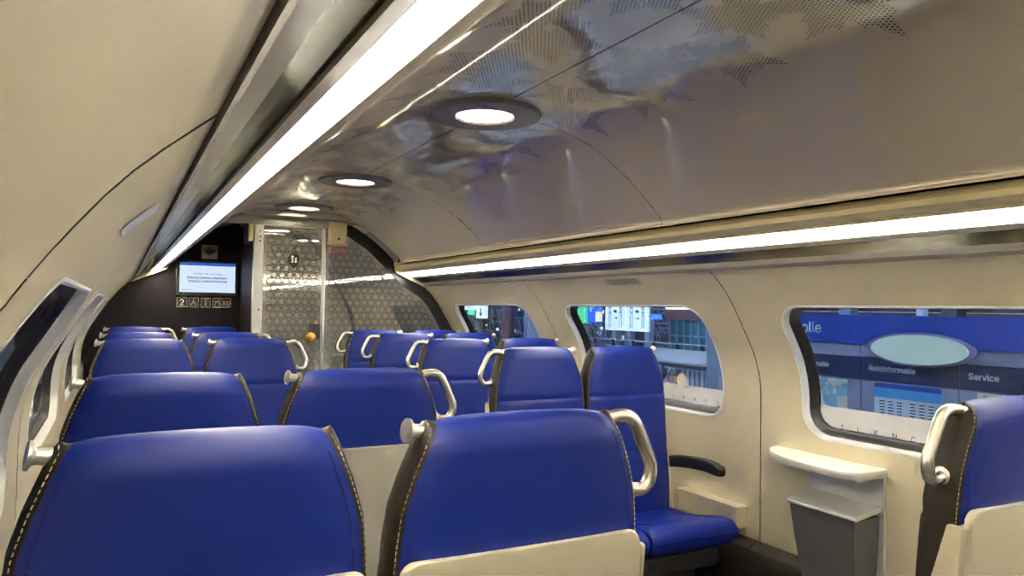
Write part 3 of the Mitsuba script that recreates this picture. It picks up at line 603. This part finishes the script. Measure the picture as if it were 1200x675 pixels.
part(k, 'wire_handle', tube(bez([(XC + .262, YE - .05, 1.768), (XC + .255, YE - .07, 1.715), (XC + .275, YE - .08, 1.712), (XC + .335, YE - .08, 1.722), (XC + .355, YE - .07, 1.720), (XC + .350, YE - .05, 1.768)], .012, 4), .0045, 8), M_RED, True, label='red wire handle')

# vestibule beyond the glass
solo('wall_vestibule', box(XC - .24, XC + 1.3, 7.55, 7.6, 0, 2.1), mat('vestibule_white', pri((.72, .72, .69), .5)), 'cream rear wall of the vestibule behind the patterned glass', kind='structure')
solo('wall_vestibule_panel', box(XC - .24, XC + 1.2, 7.40, 7.55, 0, 1.14), M_WHITE, 'low white counter wall of the vestibule seen through the door', kind='structure')
solo('ceiling_vestibule', box(XC - .25, XC + 1.0, YE + .04, 7.6, 1.93, 1.96), M_WALL, 'plain pale ceiling of the vestibule', kind='structure')
solo('wall_vestibule_side', box(XC - .25, XC - .23, YB, 7.6, 0, 2.0), M_WALL, 'cream side wall of the vestibule', kind='structure')
k = thing('downlight', 'round downlight in the vestibule beyond the top of the glass door', 'ceiling light')
part(k, 'bezel', lathe([(0.094, 0.0), (0.10, -.006), (0.150, -.008), (0.160, .0)], (0, 0, 1), (XC + .03, 6.10, 1.928), 48), M_BEZEL, 40)
part(k, 'diffuser', lathe([(0.0, -.002), (0.0945, -.001), (0.0945, .004), (0, .004)], (0, 0, 1), (XC + .03, 6.10, 1.926), 40), M_WHITE, True, emitter=emit((L_DOWN, L_DOWN * .86, L_DOWN * .6)))
k = thing('added_glow_strip', 'slim glowing strip added behind the patterned door for the bright band in its glass', 'strip light')
part(k, 'tube', rbox(XC - .20, XC + .75, 7.50, 7.548, 1.565, 1.588, .006), M_WHITE, 30, emitter=emit((.8, .7, .5)))  # added emitter standing in for the bright band in the door glass
k = thing('poster_board', 'pinkish rounded board on the vestibule wall behind the lower part of the door', 'board')
part(k, 'board', rbox(XC - .15, XC + .20, 7.52, 7.55, 1.13, 1.38, .012), mat('pink_board', pri((.62, .46, .40), .5)), 30)

solo('stair_edge', tube(bez([(XC - .05, 6.2, 1.90), (XC + .29, 6.2, 1.90), (XC + .47, 6.2, 1.66), (XC + .66, 6.2, 1.287), (XC + .78, 6.2, .80)], .05, 6), .017, 8), M_BLACK, 'thin black edging curving down behind the patterned glass', 'edging', True)
k = thing('downlight', 'added unseen downlight above the stair brightening the vestibule behind the glass screen', 'ceiling light', 'round ceiling downlights')
part(k, 'bezel', lathe([(0.094, 0.0), (0.10, -.006), (0.150, -.008), (0.160, .0)], (0, 0, 1), (XC + .45, 6.85, 1.928), 48), M_BEZEL, 40)
part(k, 'diffuser', lathe([(0.0, -.002), (0.0945, -.001), (0.0945, .004), (0, .004)], (0, 0, 1), (XC + .45, 6.85, 1.926), 40), M_WHITE, True, emitter=emit((L_DOWN * 1.6, L_DOWN * 1.5, L_DOWN * 1.25)))  # extra unseen emitter put in to brighten the vestibule
# notices
def on_wall(side, y0, y1, z0, z1, off=-.0015):
    s0, s1 = s_of_z(z0), s_of_z(z1); return wall_sheet(y0, y1, s0, s1, [], side, off)
k = thing('notice_sticker', 'pale grey printed notice stuck high on the right wall above the window with the people', 'notice')
part(k, 'sheet', on_wall(1, 2.70, 2.98, 1.452, 1.480), mat('notice_grey', pri((.42, .40, .36), .5)))
for z in (1.457, 1.463, 1.469, 1.475): part(k, 'print_line', on_wall(1, 2.72, 2.95, z, z + .0022, -.0022), M_INK)
solo('pale_sticker', on_wall(-1, 1.13, 1.27, 1.430, 1.473), M_PAPER, 'pale rectangular sticker on the left wall panel near the rack', 'sticker')

# ------------------------------------------------------------------ station outside the right windows
ZP = -1.25
M_PAVE = mat('platform_tiles', pri(mikit.proc(lambda p, n, uv: mix((.30, .31, .33), (.40, .41, .43), cell_rand(p.x / .3, p.y / .3))), .6))
M_BLUESIGN = mat('sign_blue', pri((.010, .030, .21), .4)); M_NAVY = mat('sign_navy', pri((.007, .010, .035), .4)); M_SLATE = mat('sign_slate', pri((.17, .18, .25), .45))
M_LETTER = mat('sign_letter', pri((.70, .78, .92), .5)); M_COLUMN = mat('column_bluegrey', pri((.22, .27, .36), .5)); M_MAROON = mat('maroon_cladding', pri((.10, .045, .045), .5))
M_GREEN = mat('exit_green', pri((.01, .30, .10), .4)); M_POSTER = mat('poster_white', pri((.66, .72, .80), .5)); M_TEAL = mat('teal_glass', pri((.035, .17, .19), .12))
M_CONC = mat('grey_concrete', pri((.42, .44, .47), .6)); M_CYAN = mat('poster_cyan', pri((.08, .36, .70), .5)); M_MAP = mat('map_print', pri(mikit.proc(lambda p, n, uv: mix((.28, .50, .62), (.72, .74, .66), smoothstep(.47, .53, fbm(p.y * 9, p.z * 9, 3.0, 4)))), .5))
M_CREAMP = mat('poster_cream', pri((.70, .60, .42), .5)); M_FACADE = mat('dusk_glass', pri((.13, .17, .24), .15)); M_IRON = mat('dark_iron', pri((.03, .033, .04), .5))
solo('platform', box(2.75, 26, -12, 60, ZP - .3, ZP), M_PAVE, 'grey tiled station platform outside the right windows', kind='structure')
c = solo('canopy', box(3.0, 13.0, -12, 42, 3.35, 3.5), M_CONC, 'station canopy roof over the platform', kind='structure')
for i, y in enumerate(np.arange(-6, 34, 4.0)):
    for x in (4.6, 8.2):
        k = thing('canopy_lamp', 'long white luminaire fixed below the station canopy', 'lamp', 'luminaires below the canopy')
        part(k, 'housing', box(x - .10, x + .10, y, y + 1.5, 3.27, 3.35), M_CONC); part(k, 'tube', box(x - .08, x + .08, y + .03, y + 1.47, 3.245, 3.27), M_WHITE, emitter=emit((L_PLAT * .72, L_PLAT * .88, L_PLAT * 1.12)))
def yz_text(txt, h, x, y, z, m, parent, name='lettering', bold=False):
    me = meshkit.text_mesh(txt, h, .004, bold); me.apply_transform(trimesh.transformations.rotation_matrix(math.pi / 2, (1, 0, 0)))
    me.apply_transform(trimesh.transformations.rotation_matrix(-math.pi / 2, (0, 0, 1))); me.apply_translation((x, y, z)); return part(parent, name, me, m)
K = thing('information_wall', 'blue station information wall with headings and posters outside the nearest right window', 'information board')
kx, ky0, ky1 = 6.5, 1.9, 6.08
part(K, 'body', box(kx, kx + .28, ky0, ky1, ZP, 1.05), M_SLATE)
h_ = part(K, 'header', box(kx - .03, kx + .31, ky0, ky1, 1.04, 1.322), M_BLUESIGN, label='blue header with the station name'); yz_text('Zwolle', .108, kx - .034, 5.80, 1.135, M_LETTER, h_, bold=True)
for i, (ya, yb, txt, ty) in enumerate(((4.876, 5.845, 'Informatie', 5.60), (3.907, 4.876, 'Reisinformatie', 4.79), (2.938, 3.907, 'Service', 3.825), (1.97, 2.938, None, 0))):
    q = part(K, 'heading_panel', box(kx - .012, kx, ya + .006, yb - .006, .69, .91), M_NAVY)
    part(K, 'upper_panel', box(kx - .012, kx, ya + .006, yb - .006, .915, 1.035), M_SLATE)
    if txt: yz_text(txt, .052, kx - .016, ty, .785, M_LETTER, q, bold=True)
    part(K, 'lower_panel', box(kx - .010, kx, ya + .006, yb - .006, -.35, .684), M_SLATE)
q = part(K, 'map_poster', box(kx - .016, kx - .010, 5.03, 5.70, -.25, .672), M_MAP, label='pale land map')
q = part(K, 'timetable_poster', box(kx - .016, kx - .010, 4.06, 4.726, -.20, .675), M_POSTER, label='timetable with blue head')
part(q, 'head', box(kx - .018, kx - .016, 4.06, 4.726, .63, .675), M_BLUESIGN); part(q, 'subhead', box(kx - .018, kx - .016, 4.06, 4.726, .54, .63), M_CYAN)
for z in np.arange(.50, -.15, -.028):
    for y in (4.67, 4.58, 4.49, 4.36, 4.27, 4.18): part(q, 'print_line', box(kx - .018, kx - .016, y - .05, y, z, z + .009), M_NAVY)
q = part(K, 'service_poster', box(kx - .016, kx - .010, 3.05, 3.75, -.20, .675), M_CREAMP, label='cream poster'); yz_text('Vragen', .045, kx - .018, 3.70, .615, M_INK, q)
# far train and girders over the information wall
F = thing('maroon_train', 'dark maroon train with thin white lines standing behind the blue information wall', 'train')
part(F, 'body', box(15.0, 18.0, -6, 20, ZP - .6, 2.4), M_MAROON); part(F, 'stripe', box(14.98, 15.0, -6, 20, 1.545, 1.575), M_LETTER); part(F, 'stripe', box(14.98, 15.0, -6, 20, 1.375, 1.395), M_LETTER)
for y in np.arange(-2, 16, 2.6): part(F, 'window', box(14.98, 15.0, y, y + 1.5, 1.42, 2.1), M_BLACK)
for i, (x, y) in enumerate(((10.5, 6.4), (10.5, 4.7), (11.5, 8.9))):
    solo('canopy_column', cat(box(x - .11, x + .11, y - .11, y + .11, ZP, 3.35), box(x - .2, x + .2, y - .2, y + .2, ZP, ZP + .12)), M_IRON if i < 2 else M_COLUMN, ['dark steel canopy column behind the left half of the information wall', 'dark steel canopy column behind the right half of the information wall', 'blue-grey canopy column beyond the shelter roof'][i], 'column')
O = thing('oval_reflection', 'large pale green glowing oval standing in for a lamp reflected in the window pane', 'sign')
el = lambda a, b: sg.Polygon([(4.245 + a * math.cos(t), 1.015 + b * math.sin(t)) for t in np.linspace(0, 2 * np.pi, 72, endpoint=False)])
part(O, 'plate', prismX(el(.46, .135), 6.40, 6.43), mat('mint_reflection', pri((.44, .54, .46), .4)), emitter=emit((.04, .05, .04)))  # lamp reflection in the pane, built as a faintly glowing oval
part(O, 'rim', prismX(el(.52, .155).buffer(0), 6.43, 6.45), mat('violet_reflection_rim', pri((.16, .13, .24), .5)))  # violet fringe of that reflection, painted as a rim
solo('white_post', box(9.2, 9.3, 6.00, 6.10, ZP, 3.35), M_LETTER, 'slim white post rising above the heading Reisinformatie', 'post')
# signs and board beyond the middle window
E_ = thing('exit_sign', 'green emergency exit sign with white arrow hanging beyond the middle right window', 'sign')
part(E_, 'panel', box(9.0, 9.08, 13.52, 14.16, 1.04, 1.50), M_GREEN, emitter=emit((.006, .13, .05)))
M_GLOW = mat('sign_glow_white', pri((.8, .8, .8), .5))
part(E_, 'border', cat(box(8.99, 9.0, 13.60, 14.0, 1.10, 1.125), box(8.99, 9.0, 13.60, 13.63, 1.10, 1.40), box(8.99, 9.0, 13.60, 14.0, 1.375, 1.40)), M_GLOW)
part(E_, 'arrow', cat(prismX([(14.00, 1.245), (13.90, 1.335), (13.90, 1.27), (13.74, 1.27), (13.74, 1.22), (13.90, 1.22), (13.90, 1.155)], 8.985, 9.0)), M_GLOW)
part(E_, 'hanger', box(9.03, 9.05, 13.8, 13.82, 1.5, 3.35), M_IRON)
B_ = thing('direction_sign', 'blue direction sign with a cream panel beside the green exit sign', 'sign')
part(B_, 'panel', box(9.0, 9.08, 13.05, 13.50, 1.06, 1.50), M_BLUESIGN, emitter=emit((.006, .03, .15))); part(B_, 'cream_panel', box(8.98, 9.0, 12.93, 13.17, 1.09, 1.30), M_CREAMP, emitter=emit((.12, .11, .08))); part(B_, 'pictogram', prismX([(13.40, 1.29), (13.40, 1.46), (13.24, 1.46), (13.24, 1.38), (13.32, 1.36), (13.34, 1.29)], 8.985, 9.0), M_GLOW)
part(B_, 'hanger', box(9.03, 9.05, 13.25, 13.27, 1.5, 3.35), M_IRON)
W_ = thing('poster_board', 'bright white double board with train diagrams on three posts beyond the middle window', 'board')
for ya, yb in ((14.83, 15.68), (13.95, 14.79)):
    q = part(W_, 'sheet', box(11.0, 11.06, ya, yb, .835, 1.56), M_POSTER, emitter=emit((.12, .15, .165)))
    for y in (yb - .16, yb - .61):
        w = .092; part(q, 'diagram', cat(box(10.99, 11.0, y - w, y - w + .008, .92, 1.42), box(10.99, 11.0, y - .008, y, .92, 1.42), box(10.99, 11.0, y - w, y, .92, .928), box(10.99, 11.0, y - w, y, 1.21, 1.218), box(10.99, 11.0, y - w, y, 1.385, 1.42), box(10.99, 11.0, y - w + .02, y - .02, 1.27, 1.30)), M_SLATE, kind='stuff')
    y = yb - .43; part(q, 'arrow', cat(box(10.99, 11.0, y - .06, y + .06, 1.135, 1.15), prismX([(y - .09, 1.1425), (y - .045, 1.172), (y - .045, 1.113)], 10.99, 11.0)), M_INK, kind='stuff'); part(q, 'emblem', box(10.99, 11.0, y - .06, y + .06, 1.28, 1.345), M_INK)
for y in (15.40, 14.79, 14.08): part(W_, 'post', box(11.07, 11.21, y - .085, y + .085, ZP, 1.55), M_COLUMN)
k = thing('platform_sign', 'small blue platform sign between the white board and the lift shaft', 'sign')
part(k, 'panel', box(9.0, 9.05, 11.06, 11.37, 1.17, 1.27), M_BLUESIGN, emitter=emit((.01, .06, .25))); part(k, 'dot', box(8.99, 9.0, 11.28, 11.33, 1.19, 1.24), M_GLOW); part(k, 'dot', box(8.99, 9.0, 11.12, 11.17, 1.19, 1.24), M_GLOW); part(k, 'hanger', box(9.02, 9.03, 11.2, 11.22, 1.27, 3.35), M_IRON)
# lift
G = thing('lift_shaft', 'teal glass lift shaft with brown top beyond the middle right window', 'lift')
part(G, 'glass', box(12.05, 13.45, 12.82, 14.38, ZP, 1.115), M_TEAL); part(G, 'top_box', box(11.95, 13.55, 12.72, 14.48, 1.115, 1.38), M_MAROON, label='brown top'); part(G, 'lamp_strip', box(11.9, 12.0, 13.3, 14.4, 1.385, 1.43), M_GLOW, emitter=emit((.7, .62, .42)))
for y in np.linspace(12.82, 14.38, 7): part(G, 'mullion', box(12.0, 12.05, y - .022, y + .022, ZP, 1.115), M_COLUMN)
for z in (.10, .72): part(G, 'crossbar', box(12.0, 12.05, 12.80, 14.40, z, z + .04), M_COLUMN)
for dx in (12.4, 12.8, 13.1): part(G, 'pole', box(dx, dx + .04, 12.80, 12.815, ZP, 1.115), M_COLUMN)
k = thing('balustrade', 'glass balustrade with thin rails in front of the teal lift shaft', 'balustrade')
for z in (.60, .44, .20): part(k, 'rail', box(10.9, 10.94, 9.6, 16.0, z, z + .03), M_STEEL)
for y in np.arange(9.6, 16.1, .8): part(k, 'baluster', box(10.89, 10.95, y - .02, y + .02, ZP, .62), M_IRON)
part(k, 'stair_rail', tube([(10.9, 9.7, -.1), (10.9, 11.0, .62)], .03, 8), M_STEEL); part(k, 'stair_rail', tube([(10.9, 10.3, -.1), (10.9, 11.6, .62)], .03, 8), M_STEEL)
# shelter
S = thing('shelter', 'low flat grey roof over a white poster wall behind the two people', 'shelter')
part(S, 'roof', box(7.85, 10.5, 8.42, 13.4, .44, .53), M_CONC, label='flat grey roof'); part(S, 'wall', box(8.0, 8.1, 8.5, 13.3, ZP, .44), M_POSTER, label='white wall')
rs = random.Random(3)
for y in np.arange(8.62, 9.9, .11): part(S, 'mark', box(7.985, 8.0, y, y + .012 + .02 * rs.random(), -.1 + .2 * rs.random(), .40), M_SLATE)
part(S, 'gutter', box(7.83, 7.85, 8.42, 13.4, .44, .50), M_IRON)
solo('shelter_pillar', box(7.6, 7.82, 8.02, 8.26, ZP, 3.35), M_COLUMN, 'blue-grey pillar at the near end of the shelter with the white wall', 'pillar')
# farther hall, columns, signs
H = thing('station_hall', 'dark glazed station hall far behind the platform signs', 'building')
part(H, 'glass', box(21.0, 21.3, -4, 60, ZP, 6.0), M_FACADE)
for y in np.arange(6, 58, 1.6): part(H, 'mullion', box(20.88, 21.0, y, y + .10, ZP, 6.0), M_COLUMN)
for z in (-.2, .55, 1.25): part(H, 'transom', box(20.9, 21.0, -4, 60, z, z + .07), M_COLUMN)
rs = random.Random(5)
for j in range(60):
    y, z = rs.uniform(16, 46), rs.uniform(-.3, 1.5); part(H, 'lit_window', box(20.86, 20.88, y, y + rs.uniform(.15, .5), z, z + rs.uniform(.06, .2)), M_GLOW, emitter=emit((.20, .25, .30)))
BK = thing('bicycle_rack', 'long two-tier bicycle rack full of tangled frames beyond the white board', 'bicycle rack')
part(BK, 'rack', cat(*[box(14.4, 14.45, y, y + .04, ZP, 1.3) for y in np.arange(15, 34, 1.1)], *[box(14.4, 14.44, 15, 34, z, z + .04) for z in (-.6, .35, .95)]), M_STEEL, kind='stuff')
ms = []
for j in range(120):
    y, z = rs.uniform(15, 33), rs.choice((-.2, .55, 1.0)); a = np.linspace(0, 2 * np.pi, 15)
    ms.append(tube(np.c_[14.2 + rs.uniform(0, .15) + 0 * a, y + .30 * np.cos(a), z + .30 * np.sin(a)], .018, 4, cap=False)); ms.append(tube([(14.2, y, z), (14.22, y + .35, z + .42), (14.25, y + .8, z + .40)], .02, 4))
part(BK, 'bicycle_frames', cat(*ms), M_COLUMN, kind='stuff', label='tangle of bicycle wheels and frames')
for i, y in enumerate((18.0, 17.3, 16.55, 15.6)):
    solo('hall_column', lathe([(0, 0), (.22, 0), (.22, .1), (.17, .12), (.17, 4.6), (0, 4.6)], (0, 0, 1), (9.4 + .3 * (i % 2), y, ZP), 20), [M_MAROON, M_SLATE, M_COLUMN, M_LETTER][i], ['dark maroon round column seen in the far small window', 'violet-grey round column seen in the far small window', 'blue-grey round column seen in the far small window', 'pale round column nearest the edge of the far small window'][i], 'column', 40)
k = thing('line_sign', 'white and green platform line sign hanging beyond the far small window', 'sign')
part(k, 'panel', box(9.0, 9.08, 19.25, 20.9, 1.28, 1.52), M_POSTER, emitter=emit((.16, .18, .20))); part(k, 'blue_panel', box(9.0, 9.08, 19.25, 20.9, 1.12, 1.28), M_BLUESIGN); part(k, 'green_panel', box(8.98, 9.0, 19.3, 19.75, 1.14, 1.27), M_GREEN, emitter=emit((.02, .22, .08)))
yz_text('5 - 16', .12, 8.99, 20.05, 1.33, M_SLATE, k); part(k, 'side_panel', box(9.0, 9.08, 18.6, 19.2, 1.05, 1.52), M_POSTER, emitter=emit((.16, .18, .20)))
part(k, 'arrow', cat(box(8.99, 9.0, 18.88, 18.92, 1.15, 1.35), prismX([(18.80, 1.2), (19.0, 1.2), (18.9, 1.1)], 8.99, 9.0)), M_INK, kind='stuff'); part(k, 'hanger', box(9.03, 9.05, 19.5, 19.53, 1.5, 3.35), M_IRON)

# two people on the platform
def person(label, x, y, heading, top_m, hair_m, look_down, H=1.74, hold=False):
    """heading: angle in the ground plane the figure faces (degrees, 0 = +x)"""
    s = H / 1.74
    def P(f, r, u): return np.array([f, -r, u]) * s
    J = dict(pel=P(0, 0, .95), ab=P(.01, 0, 1.10), ch=P(.0, 0, 1.30), nb=P(-.01, 0, 1.45), nk=P(.02, 0, 1.52), hd=P(.05 if look_down else .02, 0, 1.615), ft=P(.10 if look_down else .08, 0, 1.585))
    B = [('pel', .145, 'ab', .135), ('ab', .135, 'ch', .15), ('ch', .15, 'nb', .085), ('nb', .065, 'nk', .055)]
    def hull(a, ra, b, rb, sx=1.0):
        return m3.Manifold.batch_hull([m3.Manifold.sphere(r * s, 20).scale((.78, 1.12, 1)).translate(tuple(p)) if sx != 1 else m3.Manifold.sphere(r * s, 16).translate(tuple(p)) for p, r in ((a, ra), (b, rb))])
    cloth = [hull(J[a], ra, J[b], rb, 2) for a, ra, b, rb in B[:3]]
    skin = [hull(J['nb'], .055, J['nk'], .052), hull(J['nk'], .052, J['hd'] - P(0, 0, .03), .06)]
    head = m3.Manifold.sphere(.098 * s, 32).scale((1.0, .80, 1.18)).translate(tuple(J['hd']))
    f = J['ft']; nose = m3.Manifold.batch_hull([m3.Manifold.sphere(.010, 10).translate(tuple(f + np.array([.035, 0, .035]) * s)), m3.Manifold.sphere(.016, 10).translate(tuple(f + np.array([.050, 0, -.005]) * s))])
    chin = m3.Manifold.sphere(.045 * s, 16).translate(tuple(f + np.array([.0, 0, -.075]) * s))
    ears = [m3.Manifold.sphere(.028 * s, 12).scale((.7, .35, 1)).translate(tuple(J['hd'] + np.array([-.005, q * .080, -.005]) * s)) for q in (-1, 1)]
    skin += [head, nose, chin] + ears
    legs = []
    for q in (-1, 1):
        hp, kn, an, toe = P(0, q * .09, .92), P(.03 + .05 * q, q * .10, .50), P(-.02 + .08 * q, q * .10, .09), P(.13 + .08 * q, q * .12, .04)
        legs += [hull(hp, .095, kn, .062), hull(kn, .060, an, .045), hull(an, .045, toe, .038)]
        sh, el = P(-.01, q * .185, 1.40), P(.06 if hold else .0, q * .235, 1.13); wr = P(.30, q * .09, 1.16) if hold else P(.08, q * .24, .90)
        cloth += [hull(P(0, q * .10, 1.41), .07, sh, .065), hull(sh, .062, el, .048), hull(el, .047, wr, .036)]
        d = (wr - el) / np.linalg.norm(wr - el); pc = wr + d * .055 * s; skin += [hull(wr, .027, pc, .034)]
        side = np.cross(d, [0, 0, 1.0]); side /= np.linalg.norm(side); up = np.cross(side, d)
        for i in range(4):
            b0 = pc + side * (i - 1.5) * .019 * s; L = (.036, .043, .040, .031)[i] * s; b1 = b0 + d * L * 1.2 - up * .006; b2 = b1 + d * L * .7 - up * .022
            skin += [hull(b0, .0095, b1, .0090), hull(b1, .0090, b2, .0080)]
        t0 = wr + d * .03 - side * q * .028; t1 = t0 + d * .035 - side * q * .02 + up * .008; skin += [hull(t0, .012, t1, .010), hull(t1, .010, t1 + d * .028, .0085)]
    def fin(parts, e):
        m = m3.Manifold.batch_boolean(parts, m3.OpType.Add).refine_to_length(e).to_mesh(); t = trimesh.Trimesh(m.vert_properties[:, :3], m.tri_verts, process=True)
        trimesh.smoothing.filter_taubin(t, iterations=6); t.apply_transform(trimesh.transformations.rotation_matrix(math.radians(heading), (0, 0, 1))); t.apply_translation((x, y, ZP)); return t
    k = thing('person', label, 'person')
    part(k, 'body', fin(skin + cloth_core(hull, J, P) + legs, .016), mat_skin, True)
    part(k, 'top', fin([c_.scale((1, 1, 1)) for c_ in cloth], .02), top_m, True); part(k, 'trousers', fin(legs_out(hull, P, hold), .025), M_NAVY, True)
    cap = m3.Manifold.sphere(.108 * s, 28).scale((1.0, .83, 1.15)).translate(tuple(J['hd'] + np.array([-.010, 0, .012]) * s))
    cut = m3.Manifold.cube((.4, .4, .4), True).translate(tuple(J['hd'] + np.array([.2 + .045, 0, -.155]) * s)); low = m3.Manifold.cube((.5, .5, .3), True).translate(tuple(J['hd'] + np.array([0, 0, -.15 - .075]) * s))
    part(k, 'hair', fin([cap - cut - low], .012), hair_m, True)
    eyes = [m3.Manifold.sphere(.010, 10).translate(tuple(J['ft'] + np.array([.036, q * .032, .035]) * s)) for q in (-1, 1)]
    for e_ in eyes: part(k, 'eye', fin([e_], .006), M_INK, True)
    part(k, 'mouth', fin([m3.Manifold.cube((.012, .045, .008), True).translate(tuple(J['ft'] + np.array([.038, 0, -.045]) * s))], .01), mat_lip, True)
    if hold:
        ph = box(-.004, .004, -.036, .036, -.075, .075); ph.apply_transform(trimesh.transformations.rotation_matrix(math.radians(55), (0, 1, 0))); ph.apply_translation(P(.375, 0, 1.175)); ph.apply_transform(trimesh.transformations.rotation_matrix(math.radians(heading), (0, 0, 1))); ph.apply_translation((x, y, ZP))
        solo('phone', ph, M_BLACK, 'dark phone held in both hands by the person in the grey top', 'phone')
    return k
def cloth_core(hull, J, P): return [hull(J['pel'], .12, J['ab'], .115, 2), hull(J['ab'], .115, J['ch'], .13, 2), hull(J['ch'], .13, J['nb'], .075, 2)]
def legs_out(hull, P, hold):
    out = [hull(P(0, 0, .96), .150, P(0, 0, .90), .145, 2)]
    for q in (-1, 1):
        hp, kn, an = P(0, q * .09, .92), P(.03 + .05 * q, q * .10, .50), P(-.02 + .08 * q, q * .10, .13); out += [hull(hp, .105, kn, .072), hull(kn, .072, an, .058)]
    return out
mat_skin, mat_lip = mat('skin', pri((.42, .24, .17), .5)), mat('lip', pri((.30, .12, .10), .5))
M_TGREY, M_TBLACK, M_HAIR, M_HAIR2 = mat('grey_top', pri((.19, .18, .20), .8)), mat('black_top', pri((.012, .012, .014), .8)), mat('brown_hair', pri((.035, .022, .016), .6)), mat('black_hair', pri((.008, .007, .007), .6))
person('person in a grey top with short dark hair looking down, outside the middle window', 7.0, 8.24, 205, M_TGREY, M_HAIR, True, 1.76, True)
person('person with black hair and black top standing behind the one in grey', 7.12, 8.72, 60, M_TBLACK, M_HAIR2, False, 1.78)

# ------------------------------------------------------------------ other track outside the left windows
solo('track_bed', box(-12, -1.7, -12, 40, -2.6, -2.4), M_IRON, 'dark gravel track bed outside the left windows', kind='structure')
N = thing('parked_train', 'white and dark blue train standing on the next track outside the left windows', 'train')
part(N, 'lower_body', box(-5.6, -2.7, -8, 26, -2.2, .95), M_WHITE, label='white lower side'); part(N, 'window_band', box(-5.6, -2.72, -8, 26, .95, 2.0), mat('train_glass', pri((.008, .014, .035), .1))); part(N, 'roof', prismY([(-5.6, 2.0), (-2.7, 2.0), (-3.0, 2.4), (-5.3, 2.4)], -8, 26), M_SLATE)
for y in np.arange(-7, 25, 1.9): part(N, 'window_post', box(-2.72, -2.70, y, y + .25, .95, 2.0), M_NAVY)
